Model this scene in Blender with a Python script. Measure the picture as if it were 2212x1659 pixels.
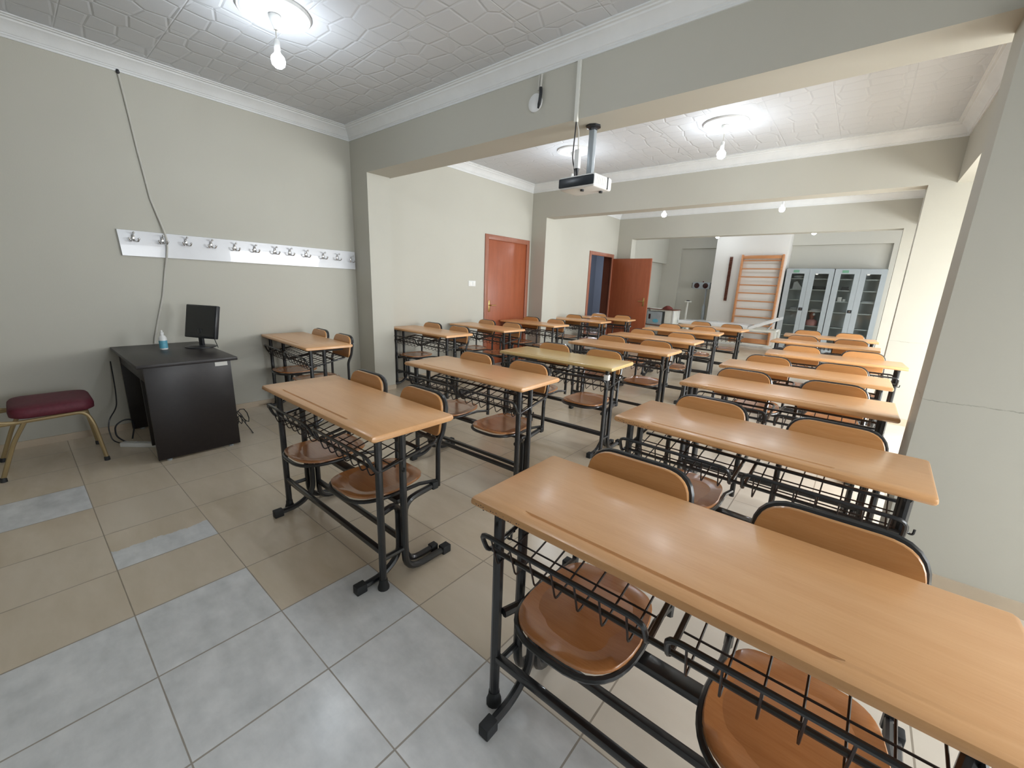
import bpy, bmesh, math, random
from mathutils import Vector, Matrix
random.seed(7)
for o in list(bpy.data.objects): bpy.data.objects.remove(o)
SC = bpy.context.scene
COL = SC.collection
PI = math.pi

# ------------------------------------------------------------------ camera
cam = bpy.data.cameras.new('camera'); camo = bpy.data.objects.new('camera', cam); COL.objects.link(camo)
cam.sensor_fit = 'HORIZONTAL'; cam.sensor_width = 36.0; cam.lens = 36.0 * 890.356 / 2212.0
cam.clip_start = 0.02; cam.clip_end = 100
A_ = ((0.76670775, 0.17916273, -0.61649002), (0.64092783, -0.15823174, 0.75111533), (0.03702359, -0.97101155, -0.23614788))
camo.matrix_world = Matrix(((A_[0][0], -A_[0][1], -A_[0][2], 0), (A_[1][0], -A_[1][1], -A_[1][2], 0),
                            (A_[2][0], -A_[2][1], -A_[2][2], 1.38), (0, 0, 0, 1)))
SC.camera = camo
# ------------------------------------------------------------------ view, sky, daylight
SC.view_settings.view_transform = 'Standard'; SC.view_settings.look = 'None'
SC.view_settings.gamma = 1.0; SC.view_settings.use_curve_mapping = False
SC.view_settings.exposure = 0.20
W = bpy.data.worlds.new('sky'); SC.world = W; W.use_nodes = True
bgn = W.node_tree.nodes['Background']; bgn.inputs[0].default_value = (0.80, 0.90, 1.0, 1); bgn.inputs[1].default_value = 1.5
def daylight(name, x, y, z, w, h, power, tilt=0.0, col=(0.96, 0.98, 1.0)):
    l = bpy.data.lights.new(name, 'AREA'); l.shape = 'RECTANGLE'; l.size = w; l.size_y = h; l.energy = power; l.color = col
    o = bpy.data.objects.new(name, l); COL.objects.link(o); o.location = (x, y, z)
    o.rotation_euler = (0, PI / 2 - tilt, 0)      # faces -x, into the room, leaning to the floor like skylight does
    return o
XR = 3.0    # inner face of the window wall
daylight('daylight_front', XR - 0.12, 1.3, 1.25, 1.7, 2.0, 94, .75)
daylight('daylight_second_bay', XR - 0.12, 4.55, 1.15, 1.9, 2.5, 250, .62)
daylight('daylight_third_bay', XR - 0.12, 7.9, 1.15, 1.9, 2.5, 205, .62)
daylight('daylight_rear', XR - 0.12, 11.0, 1.15, 1.9, 2.0, 80, .3)
l_ = bpy.data.lights.new('corridor_fill', 'AREA'); l_.shape = 'RECTANGLE'; l_.size = 1.2; l_.size_y = 1.0; l_.energy = 40; l_.color = (.84, .90, 1)  # added unseen lamp under the corridor ceiling, brightens the view through the door
lo_ = bpy.data.objects.new('corridor_fill', l_); COL.objects.link(lo_); lo_.location = (-6.0, 10.6, 2.98); lo_.rotation_euler = (0, 0, 0)

# ------------------------------------------------------------------ helpers
def rounded(pts, r, n=5, closed=False):
    pts = [Vector(p) for p in pts]; out = []; m = len(pts)
    rr = r if isinstance(r, (list, tuple)) else [r] * m
    for i, p in enumerate(pts):
        if not closed and i in (0, m - 1): out.append(p); continue
        a = pts[i - 1]; b = pts[(i + 1) % m]
        u = (a - p); v = (b - p); q = min(rr[i], u.length * .49, v.length * .49)
        s = p + u.normalized() * q; e = p + v.normalized() * q
        for k in range(n + 1):
            t = k / n; out.append(s * (1 - t) ** 2 + p * 2 * t * (1 - t) + e * t * t)
    return out
class MB:
    def __init__(s): s.bm = bmesh.new()
    def box(s, x0, x1, y0, y1, z0, z1, bev=0, seg=2):
        r = bmesh.ops.create_cube(s.bm, size=1)
        for v in r['verts']:
            v.co = Vector(((x0 + x1) / 2 + v.co.x * (x1 - x0), (y0 + y1) / 2 + v.co.y * (y1 - y0), (z0 + z1) / 2 + v.co.z * (z1 - z0)))
        if bev:
            es = list({e for v in r['verts'] for e in v.link_edges})
            bmesh.ops.bevel(s.bm, geom=es, offset=bev, segments=seg, affect='EDGES', profile=.5)
        return s
    def tube(s, pts, r, seg=8, closed=False, cap=True):
        pts = [Vector(p) for p in pts]; n = len(pts); rings = []; nrm = None
        for i, p in enumerate(pts):
            a = pts[i - 1] if (i or closed) else p; b = pts[(i + 1) % n] if (i < n - 1 or closed) else p
            t = (b - a).normalized()
            if nrm is None:
                nrm = t.orthogonal().normalized()
            nrm = (nrm - t * nrm.dot(t)).normalized(); bi = t.cross(nrm)
            rad = (r[i] if i < len(r) else r[-1]) if isinstance(r, (list, tuple)) else r
            rings.append([s.bm.verts.new(p + (nrm * math.cos(2 * PI * k / seg) + bi * math.sin(2 * PI * k / seg)) * rad) for k in range(seg)])
        for i in range(n if closed else n - 1):
            A, B = rings[i], rings[(i + 1) % n]
            for k in range(seg): s.bm.faces.new((A[k], A[(k + 1) % seg], B[(k + 1) % seg], B[k]))
        if cap and not closed:
            s.bm.faces.new(rings[0][::-1]); s.bm.faces.new(rings[-1])
        return s
    def lathe(s, prof, c=(0, 0, 0), axis='Z', seg=20):
        rings = []
        for (r, h) in prof:
            ring = []
            for k in range(seg):
                a = 2 * PI * k / seg; x, y = max(r, 1e-5) * math.cos(a), max(r, 1e-5) * math.sin(a)
                co = {'Z': (x, y, h), 'Y': (x, h, -y), 'X': (h, x, y)}[axis]
                ring.append(s.bm.verts.new(Vector(co) + Vector(c)))
            rings.append(ring)
        for A, B in zip(rings, rings[1:]):
            for k in range(seg): s.bm.faces.new((A[k], A[(k + 1) % seg], B[(k + 1) % seg], B[k]))
        s.bm.faces.new(rings[0][::-1]); s.bm.faces.new(rings[-1])
        return s
    def loft(s, rings, cap=True):
        R = [[s.bm.verts.new(p) for p in ring] for ring in rings]
        for A, B in zip(R, R[1:]):
            n = len(A)
            for k in range(n): s.bm.faces.new((A[k], A[(k + 1) % n], B[(k + 1) % n], B[k]))
        if cap: s.bm.faces.new(R[0][::-1]); s.bm.faces.new(R[-1])
        return s
    def prism(s, poly, h0, h1, plane='XY'):
        f = {'XY': lambda a, b, h: (a, b, h), 'XZ': lambda a, b, h: (a, h, b), 'YZ': lambda a, b, h: (h, a, b)}[plane]
        return s.loft([[f(a, b, h0) for a, b in poly], [f(a, b, h1) for a, b in poly]])
    def ball(s, c, rx, ry, rz, seg=16, ring=10):
        r = bmesh.ops.create_uvsphere(s.bm, u_segments=seg, v_segments=ring, radius=1)
        for v in r['verts']: v.co = Vector((c[0] + v.co.x * rx, c[1] + v.co.y * ry, c[2] + v.co.z * rz))
        return s
    def build(s, name, mat, parent=None, ang=35, **props):
        bmesh.ops.recalc_face_normals(s.bm, faces=s.bm.faces)
        me = bpy.data.meshes.new(name); s.bm.to_mesh(me); s.bm.free()
        for p in me.polygons: p.use_smooth = True
        me.set_sharp_from_angle(angle=math.radians(ang))
        me.materials.append(mat)
        o = bpy.data.objects.new(name, me); COL.objects.link(o)
        if parent: o.parent = parent
        for k, v in props.items(): o[k] = v
        return o
def thing(name, label, cat, loc=(0, 0, 0), rz=0.0, group=None):
    o = bpy.data.objects.new(name, None); COL.objects.link(o); o.empty_display_size = .1
    o.location = loc; o.rotation_euler = (0, 0, rz); o['label'] = label; o['category'] = cat
    if group: o['group'] = group
    return o
def tag(o, label, cat, group=None):
    o['label'] = label; o['category'] = cat
    if group: o['group'] = group
    return o
def copy_tree(o, parent=None):
    c = o.copy(); COL.objects.link(c)
    if parent: c.parent = parent
    for ch in list(o.children): copy_tree(ch, c)
    return c
def struct(o): o['kind'] = 'structure'; return o

# ------------------------------------------------------------------ materials
def L(c): return tuple((x / 12.92 if x <= .04045 else ((x + .055) / 1.055) ** 2.4) for x in c)
def S(r, g, b): return L((r / 255, g / 255, b / 255)) + (1,)
class NT:
    def __init__(s, name):
        s.m = bpy.data.materials.new(name); s.m.use_nodes = True; s.t = s.m.node_tree; s.b = s.t.nodes['Principled BSDF']
    def n(s, typ, **kw):
        x = s.t.nodes.new(typ)
        for k, v in kw.items(): setattr(x, k, v)
        return x
    def l(s, a, b): s.t.links.new(a, b)
    def math(s, op, a, b=None, c=None):
        x = s.n('ShaderNodeMath', operation=op)
        for i, v in enumerate((a, b, c)):
            if v is None: continue
            if isinstance(v, (int, float)): x.inputs[i].default_value = v
            else: s.l(v, x.inputs[i])
        return x.outputs[0]
    def mix(s, f, a, b, blend='MIX'):
        x = s.n('ShaderNodeMix', data_type='RGBA', blend_type=blend)
        for i, v in ((0, f), (6, a), (7, b)):
            if isinstance(v, (int, float, tuple)): x.inputs[i].default_value = v
            else: s.l(v, x.inputs[i])
        return x.outputs[2]
    def noise(s, vec, scale, detail=3, rough=.5):
        x = s.n('ShaderNodeTexNoise'); x.inputs['Scale'].default_value = scale; x.inputs['Detail'].default_value = detail
        x.inputs['Roughness'].default_value = rough
        if vec is not None: s.l(vec, x.inputs['Vector'])
        return x.outputs[0]
    def ramp(s, v, a, b):
        x = s.n('ShaderNodeMapRange'); x.inputs[1].default_value = a; x.inputs[2].default_value = b; s.l(v, x.inputs[0]); return x.outputs[0]
    def obj(s): return s.n('ShaderNodeTexCoord').outputs['Object']
    def bump(s, h, strength, dist=.01):
        x = s.n('ShaderNodeBump'); x.inputs['Strength'].default_value = strength; x.inputs['Distance'].default_value = dist
        s.l(h, x.inputs['Height']); s.l(x.outputs[0], s.b.inputs['Normal'])
def plain(name, col, rough=.5, metal=0.0, var=.06, scale=8, spec=.5, coat=0, bump=0):
    k = NT(name); k.b.inputs['Roughness'].default_value = rough; k.b.inputs['Metallic'].default_value = metal
    k.b.inputs['Specular IOR Level'].default_value = spec; k.b.inputs['Coat Weight'].default_value = coat
    n = k.noise(k.obj(), scale, 4)
    dark = tuple(c * (1 - var) for c in col[:3]) + (1,); lite = tuple(min(1, c * (1 + var)) for c in col[:3]) + (1,)
    k.l(k.mix(k.ramp(n, .3, .7), dark, lite), k.b.inputs['Base Color'])
    if bump: k.bump(k.noise(k.obj(), scale * 8, 4), bump)
    return k.m
def emit(name, col, strength):
    k = NT(name); k.b.inputs['Base Color'].default_value = (.9, .9, .9, 1)
    k.b.inputs['Emission Color'].default_value = col; k.b.inputs['Emission Strength'].default_value = strength; return k.m
def wallmat(name, col, crack=None):
    k = NT(name); k.b.inputs['Roughness'].default_value = .6; k.b.inputs['Specular IOR Level'].default_value = .25
    o = k.obj(); n = k.noise(o, 1.2, 4); d = tuple(c * .965 for c in col[:3]) + (1,)
    c = k.mix(k.ramp(n, .35, .65), d, col)
    if crack is not None:
        sp = k.n('ShaderNodeSeparateXYZ'); k.l(o, sp.inputs[0])
        w = k.noise(o, 7, 6, .7); dz = k.math('ABSOLUTE', k.math('SUBTRACT', k.math('ADD', sp.outputs[2], k.math('MULTIPLY', k.math('SUBTRACT', w, .5), .045)), crack))
        f = k.math('MULTIPLY', k.math('LESS_THAN', dz, .0022), k.ramp(k.noise(o, 11, 3), .35, .75))
        c = k.mix(k.math('MULTIPLY', f, .75), c, S(105, 105, 92))
    k.l(c, k.b.inputs['Base Color'])
    k.bump(k.noise(o, 120, 3), .08, .004)
    return k.m
M = {}
CREAM = S(191, 189, 178)
M['wall'] = wallmat('cream_wall_paint', CREAM)
M['wall_crack'] = wallmat('cream_wall_paint_cracked', CREAM, 0.925)
M['white_wall'] = wallmat('white_wall_paint', S(226, 223, 217))
M['grey_wall'] = wallmat('grey_wall_paint', S(200, 198, 188))
M['blue_wall'] = wallmat('blue_grey_wall_paint', S(126, 132, 146))
M['trim'] = plain('white_plaster_moulding', S(224, 226, 226), .55, var=.03, bump=.05)
M['base'] = plain('beige_skirting_tile', S(196, 180, 158), .3, var=.06)

def ceiling_mat():
    k = NT('embossed_ceiling_tile'); k.b.inputs['Roughness'].default_value = .55
    k.b.inputs['Base Color'].default_value = S(206, 209, 213)
    o = k.obj()
    mp = k.n('ShaderNodeMapping'); mp.inputs['Scale'].default_value = (5.0, 5.8, 0.0); k.l(o, mp.inputs[0])
    v = k.n('ShaderNodeTexVoronoi', feature='DISTANCE_TO_EDGE'); v.inputs['Scale'].default_value = 1.0; v.inputs['Randomness'].default_value = .42
    k.l(mp.outputs[0], v.inputs['Vector'])
    e = k.ramp(v.outputs['Distance'], 0.0, .07)
    sp = k.n('ShaderNodeSeparateXYZ'); k.l(o, sp.inputs[0])
    g = 1
    for ax in (0, 1):
        fr = k.math('FRACT', k.math('ADD', k.math('MULTIPLY', sp.outputs[ax], 2.0), 50.0))
        dd = k.math('MINIMUM', fr, k.math('SUBTRACT', 1.0, fr))
        g = k.math('MULTIPLY', k.ramp(dd, 0.0, .012), g)
    h = k.math('ADD', k.math('MULTIPLY', e, .7), k.math('MULTIPLY', g, .6))
    k.bump(h, .45, .012)
    return k.m
M['ceiling'] = ceiling_mat()

def floor_mat():
    k = NT('floor_tiles'); o = k.obj(); T = 0.4054
    sp = k.n('ShaderNodeSeparateXYZ'); k.l(o, sp.inputs[0])
    u = k.math('DIVIDE', k.math('ADD', sp.outputs[0], 2.0575), T); v = k.math('DIVIDE', k.math('SUBTRACT', sp.outputs[1], .128), T)
    iu = k.math('FLOOR', u); iv = k.math('FLOOR', v); fu = k.math('FRACT', u); fv = k.math('FRACT', v)
    # fract() of a negative number in the node follows GLSL-like x-floor(x)
    du = k.math('MINIMUM', fu, k.math('SUBTRACT', 1.0, fu)); dv = k.math('MINIMUM', fv, k.math('SUBTRACT', 1.0, fv))
    wob = k.math('MULTIPLY', k.noise(o, 14, 4), .004)
    grout = k.math('MAXIMUM', k.math('LESS_THAN', du, k.math('ADD', wob, .0058)), k.math('LESS_THAN', dv, k.math('ADD', wob, .0035)))
    cid = k.n('ShaderNodeCombineXYZ'); k.l(iu, cid.inputs[0]); k.l(iv, cid.inputs[1])
    wn = k.n('ShaderNodeTexWhiteNoise', noise_dimensions='2D'); k.l(cid.outputs[0], wn.inputs['Vector'])
    rnd = wn.outputs['Value']
    AND = lambda a, b: k.math('MULTIPLY', a, b)
    ge = lambda a, b: k.math('GREATER_THAN', a, b - .5); le = lambda a, b: k.math('LESS_THAN', a, b + .5)
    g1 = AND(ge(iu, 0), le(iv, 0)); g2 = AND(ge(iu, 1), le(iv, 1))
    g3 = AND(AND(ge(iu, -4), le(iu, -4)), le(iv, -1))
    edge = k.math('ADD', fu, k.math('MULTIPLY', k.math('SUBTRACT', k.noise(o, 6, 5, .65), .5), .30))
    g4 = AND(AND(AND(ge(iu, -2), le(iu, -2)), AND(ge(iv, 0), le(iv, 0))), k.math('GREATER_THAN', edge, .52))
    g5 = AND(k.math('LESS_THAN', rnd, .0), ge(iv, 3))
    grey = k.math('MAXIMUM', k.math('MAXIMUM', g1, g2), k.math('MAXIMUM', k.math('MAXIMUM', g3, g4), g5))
    off = k.n('ShaderNodeVectorMath', operation='MULTIPLY_ADD'); k.l(cid.outputs[0], off.inputs[0]); off.inputs[1].default_value = (3.7, 5.1, 0); k.l(o, off.inputs[2])
    mpn = k.n('ShaderNodeMapping'); mpn.inputs['Rotation'].default_value = (0, 0, .6); mpn.inputs['Scale'].default_value = (3.0, 9.0, 1); k.l(off.outputs[0], mpn.inputs[0])
    cl = k.noise(mpn.outputs[0], 1.0, 5, .6); cl2 = k.noise(off.outputs[0], 9, 5, .6)
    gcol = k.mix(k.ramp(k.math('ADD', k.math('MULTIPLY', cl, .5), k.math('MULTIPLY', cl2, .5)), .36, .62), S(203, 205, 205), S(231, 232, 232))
    bcol = k.mix(k.ramp(cl, .3, .7), S(204, 188, 162), S(219, 204, 182))
    bcol = k.mix(k.math('MULTIPLY', rnd, .55), bcol, S(214, 203, 186))
    # daylight painted into the tile colour: paler on the window side of the hall
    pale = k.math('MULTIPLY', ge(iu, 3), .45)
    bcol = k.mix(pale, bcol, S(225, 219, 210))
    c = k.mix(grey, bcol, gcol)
    c = k.mix(k.math('MULTIPLY', grout, .8), c, S(140, 128, 112))
    k.l(c, k.b.inputs['Base Color'])
    k.l(k.math('ADD', k.math('MULTIPLY', grout, .3), k.math('ADD', k.math('MULTIPLY', cl2, .10), .17)), k.b.inputs['Roughness'])
    k.bump(k.math('SUBTRACT', 1.0, grout), .25, .003)
    return k.m
M['floor'] = floor_mat()

def wood(name, c1, c2, rough=.32, scale=(2.0, 26.0, 26.0), coat=.25, rnd=True, coatr=.2):
    k = NT(name); k.b.inputs['Roughness'].default_value = rough; k.b.inputs['Coat Weight'].default_value = coat
    k.b.inputs['Coat Roughness'].default_value = coatr
    o = k.obj(); inf = k.n('ShaderNodeObjectInfo')
    mp = k.n('ShaderNodeMapping'); mp.inputs['Scale'].default_value = scale; k.l(o, mp.inputs[0])
    if rnd:
        cb = k.n('ShaderNodeCombineXYZ'); k.l(k.math('MULTIPLY', inf.outputs['Random'], 37.0), cb.inputs[0]); k.l(k.math('MULTIPLY', inf.outputs['Random'], 91.0), cb.inputs[1])
        k.l(cb.outputs[0], mp.inputs['Location'])
    n = k.noise(mp.outputs[0], 1.0, 5, .6)
    mp2 = k.n('ShaderNodeMapping'); mp2.inputs['Scale'].default_value = tuple(x * 6 for x in scale); k.l(mp.outputs[0], mp2.inputs[0])
    fine = k.noise(mp.outputs[0], 7.0, 3, .6)
    c = k.mix(k.ramp(k.math('ADD', k.math('MULTIPLY', n, .6), k.math('MULTIPLY', fine, .4)), .35, .65), c1, c2)
    k.l(c, k.b.inputs['Base Color']); k.bump(fine, .03, .002)
    return k.m
M['top'] = wood('orange_beech_laminate', S(219, 163, 110), S(229, 177, 124))
M['top_yellow'] = wood('yellow_beech_laminate', S(208, 176, 112), S(220, 190, 130))
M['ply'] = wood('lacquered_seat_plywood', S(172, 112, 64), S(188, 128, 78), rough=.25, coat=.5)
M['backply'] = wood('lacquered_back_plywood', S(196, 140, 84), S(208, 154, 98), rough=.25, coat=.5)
M['black'] = plain('black_gloss_paint', (.017, .018, .020, 1), .32, var=.2, coat=.3)
M['rubber'] = plain('black_rubber', (.018, .02, .022, 1), .6, var=.2)
M['wire'] = plain('dark_brown_wire_paint', (.02, .012, .010, 1), .38, var=.2)
M['wenge'] = wood('dark_wenge_laminate', (.008, .005, .006, 1), (.015, .010, .010, 1), rough=.42, coat=.05, rnd=False)
M['door'] = wood('red_brown_door_veneer', S(142, 74, 44), S(160, 86, 54), rough=.4, scale=(18, 18, 1.5), rnd=False, coat=.15)
M['doorframe'] = wood('red_brown_frame_veneer', S(146, 92, 72), S(160, 104, 82), rough=.4, scale=(18, 18, 1.5), rnd=False, coat=.1)
M['jamb'] = wood('dark_jamb_veneer', S(92, 50, 34), S(108, 60, 42), rough=.45, scale=(18, 18, 1.5), rnd=False, coat=.05)
M['pine'] = wood('varnished_wall_bar_wood', S(184, 122, 78), S(204, 146, 98), rough=.35, rnd=False)
M['chrome'] = plain('chrome_metal', (.75, .75, .76, 1), .12, 1.0, var=.03)
M['brass'] = plain('aged_brass', S(196, 168, 112), .3, 1.0, var=.05)
M['gold'] = plain('pale_gold_frame_paint', S(158, 138, 100), .38, .4, var=.08)
M['maroon'] = plain('maroon_fabric', S(98, 36, 50), .6, var=.15, scale=60, bump=.1)
M['white'] = plain('white_plastic', S(228, 229, 228), .35, var=.03)
M['rail'] = plain('white_lacquered_board', S(222, 224, 228), .22, var=.02, coat=.4)
M['offwhite'] = plain('offwhite_enamel', S(222, 222, 214), .4, var=.04)
M['plasticwrap'] = plain('white_plastic_wrap', S(236, 237, 238), .2, var=.03, scale=30, coat=.5, bump=.5)
M['grey_metal'] = plain('light_grey_cabinet_enamel', S(168, 176, 180), .35, var=.03)
M['cabin'] = plain('cabinet_interior_grey', S(196, 203, 203), .5, var=.05)
M['dark'] = plain('dark_plastic', (.02, .022, .026, 1), .35, var=.15)
M['screen'] = plain('switched_off_screen', (.016, .018, .02, 1), .22, var=.08)
M['projgrille'] = plain('projector_front_grille', (.02, .026, .035, 1), .3, var=.1)
M['cable_white'] = plain('white_cable', S(196, 194, 186), .5, var=.05)
M['blue'] = plain('blue_printed_label', S(96, 168, 190), .4, var=.2, scale=60)
M['green'] = plain('green_sign_label', S(110, 158, 132), .45, var=.1)
M['pink'] = plain('pink_mannequin_vinyl', S(214, 150, 146), .4, var=.15)
M['brownskin'] = plain('brown_mannequin_face', S(150, 92, 72), .45, var=.15)
M['red'] = plain('red_cloth', S(112, 50, 42), .7, var=.2)
M['steel'] = plain('grey_machine_enamel', S(160, 168, 174), .3, .2, var=.08)
M['lens'] = plain('dark_red_lamp_glass', (.035, .012, .012, 1), .12, var=.2)
M['paper'] = plain('white_paper', S(236, 236, 232), .6, var=.03)
M['linen'] = plain('white_linen', S(206, 210, 212), .7, var=.08, scale=20, bump=.2)
M['bulb'] = emit('lit_bulb', (.84, .92, 1.0, 1), 138.0)
M['shelf'] = plain('shelf_edge_enamel', S(196, 202, 200), .4, var=.03)
def glassmat():
    k = NT('cabinet_glass'); t = k.t
    tr = k.n('ShaderNodeBsdfTransparent'); tr.inputs[0].default_value = (.95, .97, .97, 1)
    gl = k.n('ShaderNodeBsdfGlossy'); gl.inputs['Roughness'].default_value = .05
    fr = k.n('ShaderNodeFresnel'); mx = k.n('ShaderNodeMixShader'); k.l(fr.outputs[0], mx.inputs[0]); k.l(tr.outputs[0], mx.inputs[1]); k.l(gl.outputs[0], mx.inputs[2])
    k.l(mx.outputs[0], t.nodes['Material Output'].inputs[0]); return k.m
M['glass'] = glassmat()

# ------------------------------------------------------------------ the room shell
X1, X2, X3, X4 = -4.80, -4.75, -4.67, -4.86          # left wall planes, bay by bay
Y1, Y1B = 2.767, 3.08                                # first beam
Y2, Y2B = 6.177, 6.41
Y3, Y3B = 9.43, 9.66
YB = 13.0
ZC1, ZC2 = 3.0, 3.045
def wbox(name, mat, *b): return struct(MB().box(*b).build(name, mat))
wbox('floor', M['floor'], -7.2, XR + .3, -3.2, YB + .3, -.1, 0)
wbox('ceiling', M['ceiling'], X1 - .2, XR + .2, -3.2, Y1 + .02, ZC1, ZC1 + .1)
wbox('ceiling', M['ceiling'], -7.2, XR + .2, Y1 + .02, YB + .3, ZC2, ZC2 + .1)
wbox('wall_left', M['wall'], X1 - .2, X1, -3.2, Y1 + .1, 0, ZC1)
wbox('wall_back', M['wall'], X1 - .2, XR + .2, -3.2, -3.0, 0, ZC1)
# first beam with its left column and right pier
wbox('wall_first_beam', M['wall'], X1 - .15, XR + .2, Y1, Y1B, 2.52, ZC2)
wbox('wall_left_column', M['wall'], X1 - .15, -4.467, Y1, Y1B - .02, 0, 2.52)
wbox('wall_right_pier', M['wall_crack'], .298, 1.75, 2.70, 2.99, 0, 2.52)
# second bay: left wall with a door opening
D1A, D1B, D1T = 4.977, 6.118, 2.134
def wall_with_door(name, x, ya, yb, da, db, dt, top):
    m = MB().box(x - .2, x, ya, da, 0, top).box(x - .2, x, db, yb, 0, top).box(x - .2, x, da, db, dt, top)
    return struct(m.build(name, M['wall']))
wall_with_door('wall_left_second_bay', X2, Y1B - .1, Y2 + .02, D1A, D1B, D1T, ZC2)
wbox('wall_second_beam', M['wall'], X2 - .2, XR + .2, Y2, Y2B, 2.511, ZC2)
wbox('wall_second_column', M['wall'], X2 - .15, -4.437, Y2, Y2B + .25, 0, 2.511)
wbox('wall_second_pier', M['wall_crack'], .30, 1.45, Y2, Y2B, 0, 2.511)
D2A, D2B, D2T = 8.136, 9.26, 2.13
wall_with_door('wall_left_third_bay', X3, Y2B, Y3 + .02, D2A, D2B, D2T, ZC2)
wbox('wall_third_beam', M['wall'], X3 - .2, XR + .2, Y3, Y3B, 2.482, ZC2)
wbox('wall_third_column', M['wall'], X3 - .15, -4.327, Y3, Y3B, 0, 2.482)
wbox('wall_third_pier', M['wall'], .30, 1.2, Y3, Y3B, 0, 2.482)
# dropped soffit over the window aisle
wbox('wall_aisle_soffit', M['wall'], .505, XR + .2, Y1B - .02, Y2 + .01, 2.511, ZC2 - .001)
wbox('wall_aisle_soffit', M['wall'], .505, XR + .2, Y2B - .01, Y3 + .01, 2.511, ZC2 - .001)
# far bay: alcoves
wbox('wall_left_far_bay', M['wall'], X4 - .2, X4, Y3B - .02, YB + .1, 0, ZC2)
wbox('wall_far_bulkhead', M['wall'], X4 - .01, X4 + .12, Y3B, YB - .01, 2.13, ZC2)
m = MB().box(X4, -4.335, YB - .1, YB + .1, 0, ZC2).box(-4.335, -3.26, YB - .1, YB + .1, 2.56, ZC2).box(-4.335, -3.26, YB - .01, YB + .1, 0, 2.56)
struct(m.build('wall_far_alcove', M['grey_wall']))
wbox('wall_far_block', M['white_wall'], -3.262, -1.615, 12.4, YB + .1, 0, ZC2)
m = MB().box(-1.615, .31, YB - .1, YB + .1, 2.58, ZC2).box(.31, XR + .2, YB - .1, YB + .1, 0, ZC2).box(-1.615, .31, YB, YB + .1, 0, 2.58)
struct(m.build('wall_far_cabinet_niche', M['grey_wall']))
# window wall on the right
wins = [(-.15, 2.15, .25, 2.3), (3.3, 5.8, .1, 2.3), (6.65, 9.15, .1, 2.3), (10.0, 12.0, .2, 2.3)]
m = MB(); y = -3.2
for (a, b, z0, z1) in wins:
    m.box(XR, XR + .2, y, a, 0, ZC2); m.box(XR, XR + .2, a, b, 0, z0); m.box(XR, XR + .2, a, b, z1, ZC2); y = b
m.box(XR, XR + .2, y, YB + .3, 0, ZC2)
struct(m.build('wall_right', M['wall']))
for i, (a, b, z0, z1) in enumerate(wins):
    f = MB(); c = (a + b) / 2
    for (p, q) in ((a, a + .06), (c - .03, c + .03), (b - .06, b)): f.box(XR + .08, XR + .13, p, q, z0, z1)
    f.box(XR + .08, XR + .13, a, b, z0, z0 + .06).box(XR + .08, XR + .13, a, b, z1 - .06, z1)
    fo = struct(f.build('window_%d' % (i + 1), M['white']))
    MB().box(XR + .10, XR + .106, a + .05, b - .05, z0 + .05, z1 - .05).build('pane', M['glass'], fo)

# crown mouldings: one profile swept round each bay
PROF1 = [(0, 2.878), (.010, 2.878), (.010, 2.892), (.016, 2.896), (.016, 2.904), (.022, 2.908), (.034, 2.930), (.056, 2.956), (.078, 2.970), (.082, 2.980), (.096, 2.983), (.100, 2.990), (.114, 2.992), (.114, 3.002), (0, 3.002)]
def crown(name, x0, x1, y0, y1, dz=0):
    rings = []
    for (d, z) in PROF1:
        rings.append([(x0 + d, y0 + d, z + dz), (x1 - d, y0 + d, z + dz), (x1 - d, y1 - d, z + dz), (x0 + d, y1 - d, z + dz)])
    m = MB(); m.loft(rings, cap=False); return struct(m.build(name, M['trim'], ang=25))
crown('trim_1', X1, XR, -3.0, Y1)
crown('trim_2', X2, .505, Y1B, Y2, .046)
crown('trim_3', X3, .505, Y2B, Y3, .046)
crown('trim_4', X4 + .12, XR, Y3B, YB - .1, .046)
# skirting
BH = .055
wbox('baseboard_left', M['base'], X1, X1 + .012, -3.0, Y1, 0, BH)
wbox('baseboard_column', M['base'], X1, -4.455, Y1 - .012, Y1, 0, BH)
wbox('baseboard_column', M['base'], -4.467, -4.455, Y1, Y1B - .02, 0, BH)
wbox('baseboard_pier', M['base'], .286, 1.75, 2.688, 2.70, 0, .075)
wbox('baseboard_second_pier', M['base'], .288, 1.45, Y2 - .012, Y2, 0, .075)
wbox('baseboard_second_bay', M['base'], X2, X2 + .012, Y1B, D1A - .06, 0, BH)
wbox('baseboard_far', M['white'], -3.262, -1.615, 12.388, 12.4, 0, .09)

# ------------------------------------------------------------------ doors
def lever(parent, p, sx, sy=0):
    m = MB().box(p[0] - (.004 if sx else .02), p[0] + (.004 if sx else .02), p[1] - (.02 if sx else .004), p[1] + (.02 if sx else .004), p[2] - .11, p[2] + .08, .003)
    if sx: m.tube(rounded([(p[0], p[1], p[2]), (p[0] + .05 * sx, p[1], p[2]), (p[0] + .05 * sx, p[1] + .11, p[2])], .015), .009)
    else: m.tube(rounded([(p[0], p[1], p[2]), (p[0], p[1] + .05 * sy, p[2]), (p[0] - .11, p[1] + .05 * sy, p[2])], .015), .009)
    return m.build('door_handle', M['brass'], parent)
def door_frame(x, a, b, t, parent, depth=.2):
    w = .075
    m = MB().box(x - .012, x + .018, a, a + w, 0, t, .004).box(x - .012, x + .018, b - w, b, 0, t, .004).box(x - .012, x + .018, a + w, b - w, t - w, t, .004)
    m.build('door_casing', M['doorframe'], parent)
    m = MB().box(x - depth - .02, x - .012, a + .002, a + .045, 0, t - .005).box(x - depth - .02, x - .012, b - .045, b - .002, 0, t - .005).box(x - depth - .02, x - .012, a + .045, b - .045, t - .045, t - .005)
    m.build('door_jamb', M['jamb'], parent)
d1 = thing('door_1', 'closed red-brown door in the left wall of the second bay', 'door', (X2, (D1A + D1B) / 2, 0)); struct(d1)
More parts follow.
